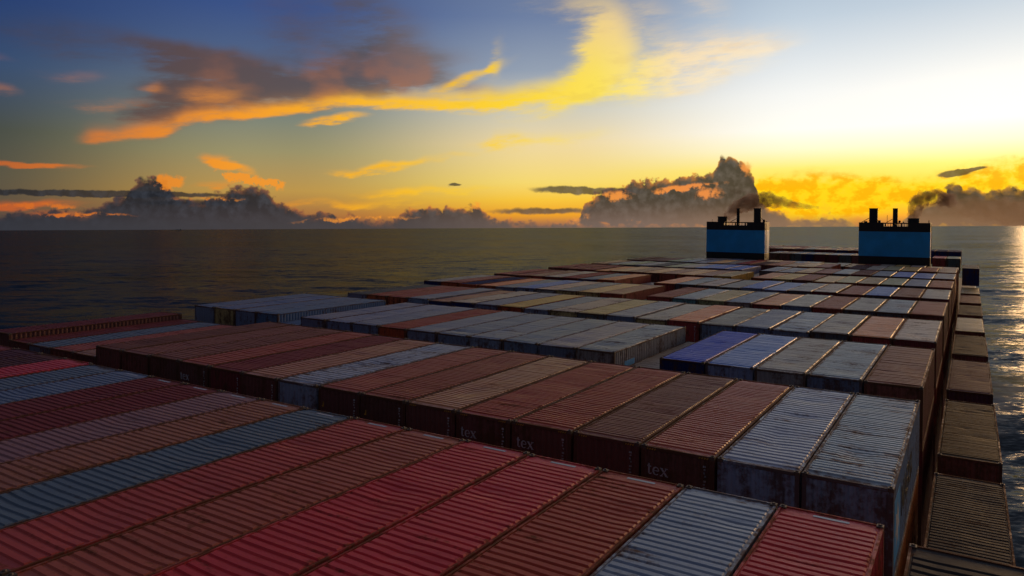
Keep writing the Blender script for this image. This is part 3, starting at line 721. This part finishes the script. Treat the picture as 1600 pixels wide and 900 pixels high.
# ------------------------------------------------------------------ exhaust smoke
def smoke_mat(name, dens, col):
    m = bpy.data.materials.new(name); m.use_nodes = True; t = m.node_tree; t.nodes.clear()
    out = t.nodes.new('ShaderNodeOutputMaterial'); pv = t.nodes.new('ShaderNodeVolumePrincipled')
    t.links.new(pv.outputs[0], out.inputs['Volume'])
    tc = t.nodes.new('ShaderNodeTexCoord'); n = V(t, noise(t, tc.outputs['Object'],   .55, 2, .6).outputs[0])
    t.links.new((n.step(.22, .62) * dens).s, pv.inputs['Density'])
    pv.inputs['Color'].default_value = col; pv.inputs['Anisotropy'].default_value = .5
    m.cycles.volume_step_rate = 4.0 if hasattr(m.cycles, 'volume_step_rate') else None
    return m
def smoke(pts, mat, label):
    # closed tube through pts (x, y, z, radius) with a lumpy skin
    rg = random.Random(len(label)); P = [Vector(p[:3]) for p in pts]; n, Vv, Ff = 18, [], []
    fine = []
    for a in range(len(pts) - 1):
        for k in range(6):
            u = k / 6; fine.append(([pts[a][j] * (1 - u) + pts[a + 1][j] * u for j in range(4)]))
    fine.append(pts[-1]); M = len(fine)
    for j, q in enumerate(fine):
        p = Vector(q[:3]); d = (Vector(fine[min(M - 1, j + 1)][:3]) - Vector(fine[max(0, j - 1)][:3])).normalized()
        u = d.cross(Vector((0, 1, 0))).normalized(); w = d.cross(u)
        for k in range(n):
            a = 2 * math.pi * k / n
            r = q[3] * (1 + .16 * math.sin(3 * a + j * .9) + .13 * math.sin(5 * a - j * 1.3) + rg.uniform(-.07, .07))
            Vv.append(tuple(p + (u * math.cos(a) + w * math.sin(a)) * r))
    for j in range(M - 1):
        for k in range(n): Ff.append((j * n + k, j * n + (k + 1) % n, (j + 1) * n + (k + 1) % n, (j + 1) * n + k))
    Ff.append(tuple(range(n))[::-1]); Ff.append(tuple((M - 1) * n + k for k in range(n)))
    o = mesh_obj("smoke", new_mesh("smoke", Vv, Ff, mat, True)); o.matrix_world = SHIP
    tag(o, label, "smoke", kind="stuff")
SM = smoke_mat("smoke", .85, (.30, .19, .16, 1)); SM2 = smoke_mat("smoke_thin", .10, (.4, .28, .2, 1))
smoke([(-44.9, 160, .6, .9), (-43.6, 160.4, 2.2, 1.3), (-41.5, 161, 3.6, 1.7), (-38.6, 162, 4.5, 1.9), (-36.2, 163, 4.5, 1.6), (-33.5, 164.5, 3.9, 1.0), (-30.5, 166, 3.3, .6), (-27.5, 167.5, 3.0, .3)], SM, "dark brown exhaust smoke curling off the far funnel")
smoke([(-9.3, 160, .6, .9), (-9.2, 160.3, 2.4, 1.3), (-8.6, 160.8, 4.0, 1.6), (-7.2, 161.6, 5.0, 1.5), (-5.2, 163, 4.9, 1.4), (-3.0, 165, 4.2, 1.3)], SM, "dark exhaust smoke rising from the near funnel's short pipe")
smoke([(-5.5, 163, 3.6, 1.2), (-2.0, 166, 3.0, 1.9), (2.5, 171, 2.6, 2.5), (8.0, 178, 2.2, 2.8), (15.0, 188, 1.8, 3.0)], SM2, "thin brown smoke trailing away beyond the near funnel")

# ------------------------------------------------------------------ a far-off ship on the horizon
far = bpy.data.objects.new("distant_ship", None); link(far)
az_, d_ = rad(AZ(279)), 34000.0
far.location = (d_ * math.sin(az_), d_ * math.cos(az_), 0); far.rotation_euler = (0, 0, -az_ + .2)
tag(far, "tiny distant ship silhouetted on the horizon at sea", "ship")
m = MB(); i = 0
m.v += [(-130, -18, -3), (130, -18, -3), (130, 18, -3), (-130, 18, -3), (-138, -18, 14), (145, -18, 14), (145, 18, 14), (-138, 18, 14)]
m.f += [(0, 3, 2, 1), (4, 5, 6, 7), (0, 1, 5, 4), (1, 2, 6, 5), (2, 3, 7, 6), (3, 0, 4, 7)]
mesh_obj("hull", m.mesh("hull", HULLM), far)
m = MB(); m.box(60, 90, -16, 16, 14.1, 46); m.box(66, 78, -6, 6, 46.1, 58); mesh_obj("superstructure", m.mesh("superstructure", HULLM), far)
m = MB(); m.box(-110, -20, -16, 16, 14.1, 30); m.box(-15, 50, -16, 16, 14.1, 26); mesh_obj("cargo", m.mesh("cargo", HULLM), far)
